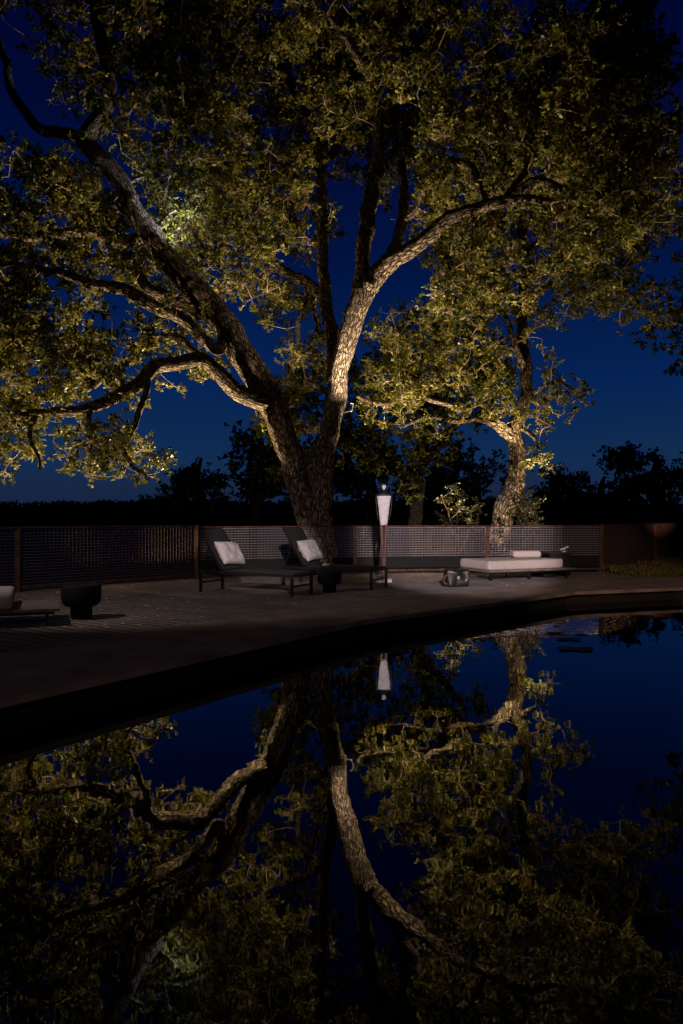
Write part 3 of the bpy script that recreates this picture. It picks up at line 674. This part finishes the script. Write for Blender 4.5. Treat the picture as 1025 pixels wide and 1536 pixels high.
make_tree('oak_tree', 'huge spreading oak with twin trunks rising behind the two loungers', 'tree', 16.3, limbs1, blobs1, holes1, 13, 11, ros=13, per=6, leaf=(.082, .030), cull=True, clump=.68)
limbs2 = [[(736,880,0,21),(744,820,0,18),(754,775,0,17),(766,740,0,16),(775,705,0,14.5),(775,675,0,14),(773,650,0,14),(779,625,0,12.5),(789,595,.1,11),(791,560,.2,10),(784,522,.3,9.5),(783,480,.4,9.5),(787,440,.5,9),(790,390,.6,8),(780,330,.8,7),(770,260,1,5),(760,190,1.2,3.5)],
 [(772,662,0,8),(755,648,-.3,6.5),(738,636,-.6,5.8),(715,628,-.9,5),(680,632,-1.2,3.8),(640,626,-1.3,3),(600,640,-1.4,2)],
 [(768,650,-.1,5),(745,628,-.8,4),(722,606,-1.1,3.8),(693,613,-1.4,4.2),(663,605,-1.7,4.4),(640,597,-1.9,4.2),(615,594,-2.1,4.2),(580,605,-2.4,4),(555,600,-2.6,3.4),(535,594,-2.8,2.6)],
 [(786,555,.2,6),(772,515,-.3,5.5),(760,480,-.6,4.5),(735,440,-1,4),(700,420,-1.3,3),(660,400,-1.5,2.2)],
 [(790,600,.1,3.5),(815,580,-.3,3),(840,573,-.6,2.6),(870,595,-.8,2.2)],
 [(785,470,.4,6),(820,430,.2,5),(870,410,0,4.2),(930,430,-.3,3.2),(980,480,-.5,2.2)],
 [(700,626,-1.1,3),(720,590,-1.4,3),(745,570,-1.6,2.5),(730,545,-1.7,2)],
 [(780,640,-.1,4),(800,655,-.6,3),(812,680,-.9,2)],
 [(789,400,.6,6),(740,350,.2,5),(700,320,0,4),(650,300,-.2,3)],
 [(788,380,.6,6),(850,330,.9,5),(910,280,1.1,4),(960,220,1.3,3)]]
blobs2 = [(750,600,-1.6,70,45,.8),(800,600,-1.2,35,50,.6),(700,560,-2,70,45,1),(650,520,-1.2,105,75,1.8),(600,590,-2.2,70,45,1.2),(760,560,-1,70,50,1.3),(720,480,-.8,100,60,1.7),(830,430,0,120,60,2),(760,615,-1.2,60,35,1.0),
 (812,690,-1.1,20,22,.35),(800,655,-.7,28,28,.6),(870,602,-.8,15,28,.35),(845,575,-.5,30,16,.5),(960,465,-.2,55,45,1),(900,400,.2,70,50,1.5),(780,350,.8,160,80,2.2),(820,610,-.5,28,45,.7),
 (900,260,1.2,100,110,2.3),(680,370,.2,80,60,1.6),(970,330,.8,50,70,1.3),(640,640,-1,60,22,.8)]
holes2 = [(770,495,.5,14,26,4),(725,510,.3,18,22,3),(615,440,0,26,45,5),(830,520,0,30,26,4),(620,580,0,14,10,2)]
limbs2 = [[(a, b, c, r*.88) for a, b, c, r in l] for l in limbs2]
make_tree('oak_tree', 'leaning single trunk oak behind the cream daybed, right of the statue', 'tree', 19.9, limbs2, blobs2, holes2, 10, 23, ros=12, per=6, leaf=(.085,.031), clump=.55, cull=True)
# oak between the two; its shade is put into the darker bark
limbs3 = [[(625,880,0,11),(624,780,0,10),(628,700,0,9),(640,640,0,8),(620,560,0,8),(600,500,0,5)],[(630,700,0,8),(665,660,-.5,6),(700,620,-1,4)],[(625,720,0,7),(580,690,-.5,5),(540,670,-1,4),(500,660,-1,3)]]
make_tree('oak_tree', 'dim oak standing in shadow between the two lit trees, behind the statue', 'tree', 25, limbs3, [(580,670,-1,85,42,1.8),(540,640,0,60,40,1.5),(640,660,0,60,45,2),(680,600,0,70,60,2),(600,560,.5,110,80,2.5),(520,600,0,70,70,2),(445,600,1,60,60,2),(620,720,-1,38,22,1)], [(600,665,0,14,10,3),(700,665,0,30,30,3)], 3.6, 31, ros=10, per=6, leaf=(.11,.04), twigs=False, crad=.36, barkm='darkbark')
# background trees
rg = random.Random(4)
def bgtree(px, top, w, Y, label, seed, base=800):
    cy = (top+base-30)/2; h = (base-30-top)/2
    lm = [[(px,base+60,0,w*.09),(px+3,cy+h*.5,0,w*.06),(px-4,cy,0,w*.045),(px+2,top+h*.3,0,w*.02)],[(px,cy+h*.5,0,w*.04),(px-w*.3,cy,.6,w*.02)],[(px,cy+h*.3,0,w*.04),(px+w*.3,cy-h*.2,-.6,w*.02)]]
    k = F/Y; r = random.Random(seed)
    bl = [(px,cy+h*.2,0,w*.42,h*.7,w/k*.4)]+[(px+r.uniform(-.42,.42)*w, cy+r.uniform(-.8,.6)*h, r.uniform(-1,1), w*r.uniform(.14,.24), h*r.uniform(.22,.36), w/k*.22) for _ in range(8)]
    vol = (w/k)**2*(2*h/k)
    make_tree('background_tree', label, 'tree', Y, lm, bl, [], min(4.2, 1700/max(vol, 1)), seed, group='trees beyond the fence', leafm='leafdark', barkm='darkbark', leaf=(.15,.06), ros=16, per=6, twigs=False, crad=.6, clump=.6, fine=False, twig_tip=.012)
for a in [(300,672,110,34,'dark rounded tree silhouetted left of the main oak trunk',41),
          (378,640,100,30,'dark narrow tree directly left of the main oak trunks',42),
          (245,742,80,48,'small low dark tree at the left end of the skyline group',43),
          (985,668,150,40,'tall dark tree silhouetted at the right edge of the skyline',44),
          (905,705,110,44,'dark rounded tree on the skyline, left of the tallest right one',45),
          (835,700,90,38,'dark tree just right of the leaning oak trunk',46),
          (715,690,80,34,'dark tree just left of the leaning oak trunk',47),
          (555,625,150,36,'dark tree behind the statue and the fence',48),
          (440,640,130,36,'dark tree seen behind the twin oak trunks',49),
          (655,660,120,42,'dark tree between the statue and the leaning oak',50),
          (1090,640,130,36,'dark tree cut by the right edge of the photo',51)]:
    bgtree(*a)
# overhanging dark oak boughs at right edge
make_tree('background_tree', 'dim tree reaching in from the right edge with hanging boughs', 'tree', 22, [[(1130,860,0,20),(1120,700,0,17),(1095,560,0,14),(1060,480,-.5,9),(1010,470,-1,5)],[(1110,640,0,9),(1060,560,-.4,5),(1015,540,-.5,3)],[(1100,520,0,9),(1080,400,0,6),(1040,330,0,4)]],
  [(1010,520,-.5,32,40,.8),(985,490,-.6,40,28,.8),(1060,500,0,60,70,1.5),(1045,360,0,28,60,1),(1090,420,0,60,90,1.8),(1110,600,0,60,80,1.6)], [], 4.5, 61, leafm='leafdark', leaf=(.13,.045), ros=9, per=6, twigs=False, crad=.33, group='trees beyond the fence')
# shrubs by the leaning oak
def shrub(px, py, rx, ry, Y, label, seed, tb=0):
    make_tree('shrub', label, 'shrub', Y, [[(px,850,0,3),(px-4,py+ry*.6,0,2.4),(px-2,py,0,1.6)],[(px+2,840,0,2.4),(px+rx*.4,py,.3,1.4)],[(px-2,840,0,2.4),(px-rx*.4,py-ry*.2,-.3,1.4)]],
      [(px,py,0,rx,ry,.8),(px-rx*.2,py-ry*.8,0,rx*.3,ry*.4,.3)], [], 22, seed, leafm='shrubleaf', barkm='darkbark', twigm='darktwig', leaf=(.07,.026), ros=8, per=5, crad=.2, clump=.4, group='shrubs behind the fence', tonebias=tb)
shrub(690,770,42,38,18.2,'thin leafy shrub behind the fence, left of the leaning oak',71)
shrub(792,768,34,28,18.6,'low leafy shrub behind the fence, right of the leaning oak trunk',72)
shrub(748,815,18,38,17.6,'small shrub pressed against the wire at the foot of the leaning oak',73,-.2)
# twiggy sprouts on the main trunk
# far wooded ridge
rng = np.random.default_rng(8)
xs = np.linspace(-160, 200, 260); V = []; 
def ridge(x): return 3.6+1.1*noise.noise(Vector((x*.02, 1, 0)))+.9*noise.noise(Vector((x*.11, 4, 0)))+.5*noise.noise(Vector((x*.5, 7, 0)))
bm = bmesh.new(); prev = None
for x in xs:
    h = ridge(x); c = [bm.verts.new((x, y, z)) for y, z in ((150,-.7),(153,h*.6),(162,h),(200,h*1.02),(240,-.7))]
    if prev:
        for a in range(4): bm.faces.new((prev[a], c[a], c[a+1], prev[a+1]))
    prev = c
o = bm_obj('hill', bm, M['dirt']); o['kind'] = 'structure'
n = 60000; x = rng.uniform(-150, 190, n); y = rng.uniform(149, 166, n); z = np.array([ridge(a) for a in x])*np.clip((y-149)/12, .15, 1)+rng.uniform(-.5, .9, n)+np.abs(np.array([noise.noise(Vector((a*.22, 2, 0))) for a in x]))*1.6*(rng.uniform(size=n)**1.5)
V, Fc, tn = leaves(rng, np.stack([x, y, z], 1), rng.normal(size=(n, 3)), np.full(n, .7), np.full(n, .25), rng.uniform(0, 1, n))
tag(arr_obj('far_wood', V, Fc, 3, M['leafdark'], tone=tn), 'far dark wooded ridge along the horizon', 'woodland', kind='stuff')

# ------------------------------------------------------------------ lamps
def lamp(loc, target, power, col, label, cone=120, blend=.6, size=.04, mount=None, vis=True, group='garden spotlights', name='spotlight'):
    loc = Vector(loc); t = empty(name, loc); tag(t, label, 'lamp', group)
    d = (Vector(target)-loc).normalized(); q = d.to_track_quat('-Z', 'Y')
    bm = bmesh.new(); lathe(bm, [(.030,.16),(.038,.13),(.038,.012),(.042,.008),(.042,-.0),(.036,0)], 20)
    bmesh.ops.transform(bm, matrix=q.to_matrix().to_4x4(), verts=bm.verts); bm_obj('housing', bm, M['alu'] if vis else M['blackmetal'], t, True)
    bm = bmesh.new(); lathe(bm, [(.033,-.002),(.033,-.006)], 20); bmesh.ops.transform(bm, matrix=q.to_matrix().to_4x4(), verts=bm.verts); bm_obj('lens', bm, M['lens'] if vis else M['dimlens'], t)
    if mount is not None:
        bm = bmesh.new(); bar(bm, -d*.14, Vector(mount)-loc, .014, .014); bm_obj('bracket', bm, M['alu'] if vis else M['blackmetal'], t)
    ld = bpy.data.lights.new('lamp_light', 'SPOT'); ld.energy = power; ld.color = col; ld.spot_size = R(cone); ld.spot_blend = blend; ld.shadow_soft_size = size
    lo = bpy.data.objects.new('lamp_light', ld); link(lo, t); lo.location = d*.03; lo.rotation_euler = q.to_euler()
WARM = (1, .76, .40); NEU = (1, .86, .66); COOL = (.86, .92, 1)
pA = P(528,606,15.45)
lamp(pA, pA+np.array([.22,.05,1.4]), 640, (1,.78,.52), 'small white spotlight clamped to the right trunk of the great oak', 172, 1.0, mount=P(512,620,15.85))
def glamp(x, y, tgt, pw, label, cone=130, col=WARM, z=-.48):  # unseen ground spotlights, several of them added to brighten foliage
    lamp((x, y, z), tgt, pw, col, label, cone, .6, mount=(x, y, -.6), vis=False)
glamp(-3.0, 17.4, P(220,450,14.8), 4100, 'ground spotlight behind the fence at the left of the twin trunks', 78)
glamp(-4.35, 14.0, P(290,470,14.2), 850, 'added ground spotlight behind the left fence below the hanging boughs', 125)
glamp(1.55, 17.35, P(735,410,15.5), 4200, 'added ground spotlight behind the fence between the statue and the leaning oak', 82)
glamp(3.8, 18.9, P(785,540,19.9), 520, 'ground spotlight behind the shrub at the foot of the leaning oak', 60)
glamp(3.4, 21.4, P(590,600,25), 300, 'added ground spotlight under the dim oak behind the statue')
glamp(6.4, 18.6, P(880,380,18), 800, 'added ground spotlight on the right behind the lawn fence', 110)
pF = P(800,752,19.2)
lamp(pF, P(806,640,18.9), 260, WARM, 'spotlight on the leaning oak trunk below the brightest leaves', 70, .6, mount=P(772,760,19.7), vis=False)
pC = P(300,380,15.0)
lamp(pC, P(215,260,15.1), 190, COOL, 'cool white spotlight on the great left limb, pointing along it', 110, 1.0, mount=P(276,412,15.1), vis=False)
def post(x, y, h, label):  # added posts out of view that carry the front lights
    t = empty('added_lamp_post', (x, y, -.6)); tag(t, label, 'lamp post', 'added posts out of view')
    bm = bmesh.new(); lathe(bm, [(.09,0),(.09,.03),(.04,.05),(.03,h+.5)], 20); bm_obj('pole', bm, M['blackmetal'], t, True)
post(1.2,-4.5,5.0,'added black lamp post behind the viewer, out of view')
lamp((1.2,-4.4,4.95), P(684,806,16.5), 16500, (1,.83,.84), 'unseen spotlight on the added pole, aimed at the statue and daybed', 13.4, .45, vis=False)  # stands in for a house light behind the viewer
lamp((1.1,-4.45,4.75), P(398,828,14.5), 9500, (1,.84,.80), 'unseen spotlight on the added pole, aimed at the two loungers', 7.6, .5, vis=False)
lamp((1.35,-4.45,4.8), P(900,872,15.3), 4500, (1,.66,.48), 'unseen spotlight on the added pole, aimed at the right coping', 15, .7, vis=False)
lamp((1.0,-4.45,4.6), (-1.4,5.4,0), 250, (1,.72,.60), 'added wide warm fill light on the pole for the whole terrace', 60, .8, vis=False, size=.15)  # fill light added to warm the terrace and outweigh the blue sky

lamp((1.5,-4.45,4.85), P(984,774,20.5), 17000, (1,.62,.36), 'unseen narrow spotlight on the added pole, grazing the top of the right slat fence', 2.9, .9, vis=False)

post(-5.9, 7.0, 5.0, 'added black lamp post beyond the left daybed, out of view')
lamp((-5.85, 7.08, 4.95), (-2.2, 11.9, 0), 330, (1,.84,.76), 'unseen spotlight on the added left post shining down on the timber deck', 62, .5, vis=False)  # added in place of a downlight over the deck, out of view
glamp(-6.6, 13.4, P(10,380,14), 800, 'added ground spotlight beyond the left end of the fence', 90)

pH = P(768,690,18.9)
lamp(pH, P(792,520,20.0), 190, WARM, 'added spotlight at the fork of the leaning oak lighting its upper trunk', 90, .7, mount=P(772,705,19.75), vis=False)  # extra light added to brighten the upper trunk
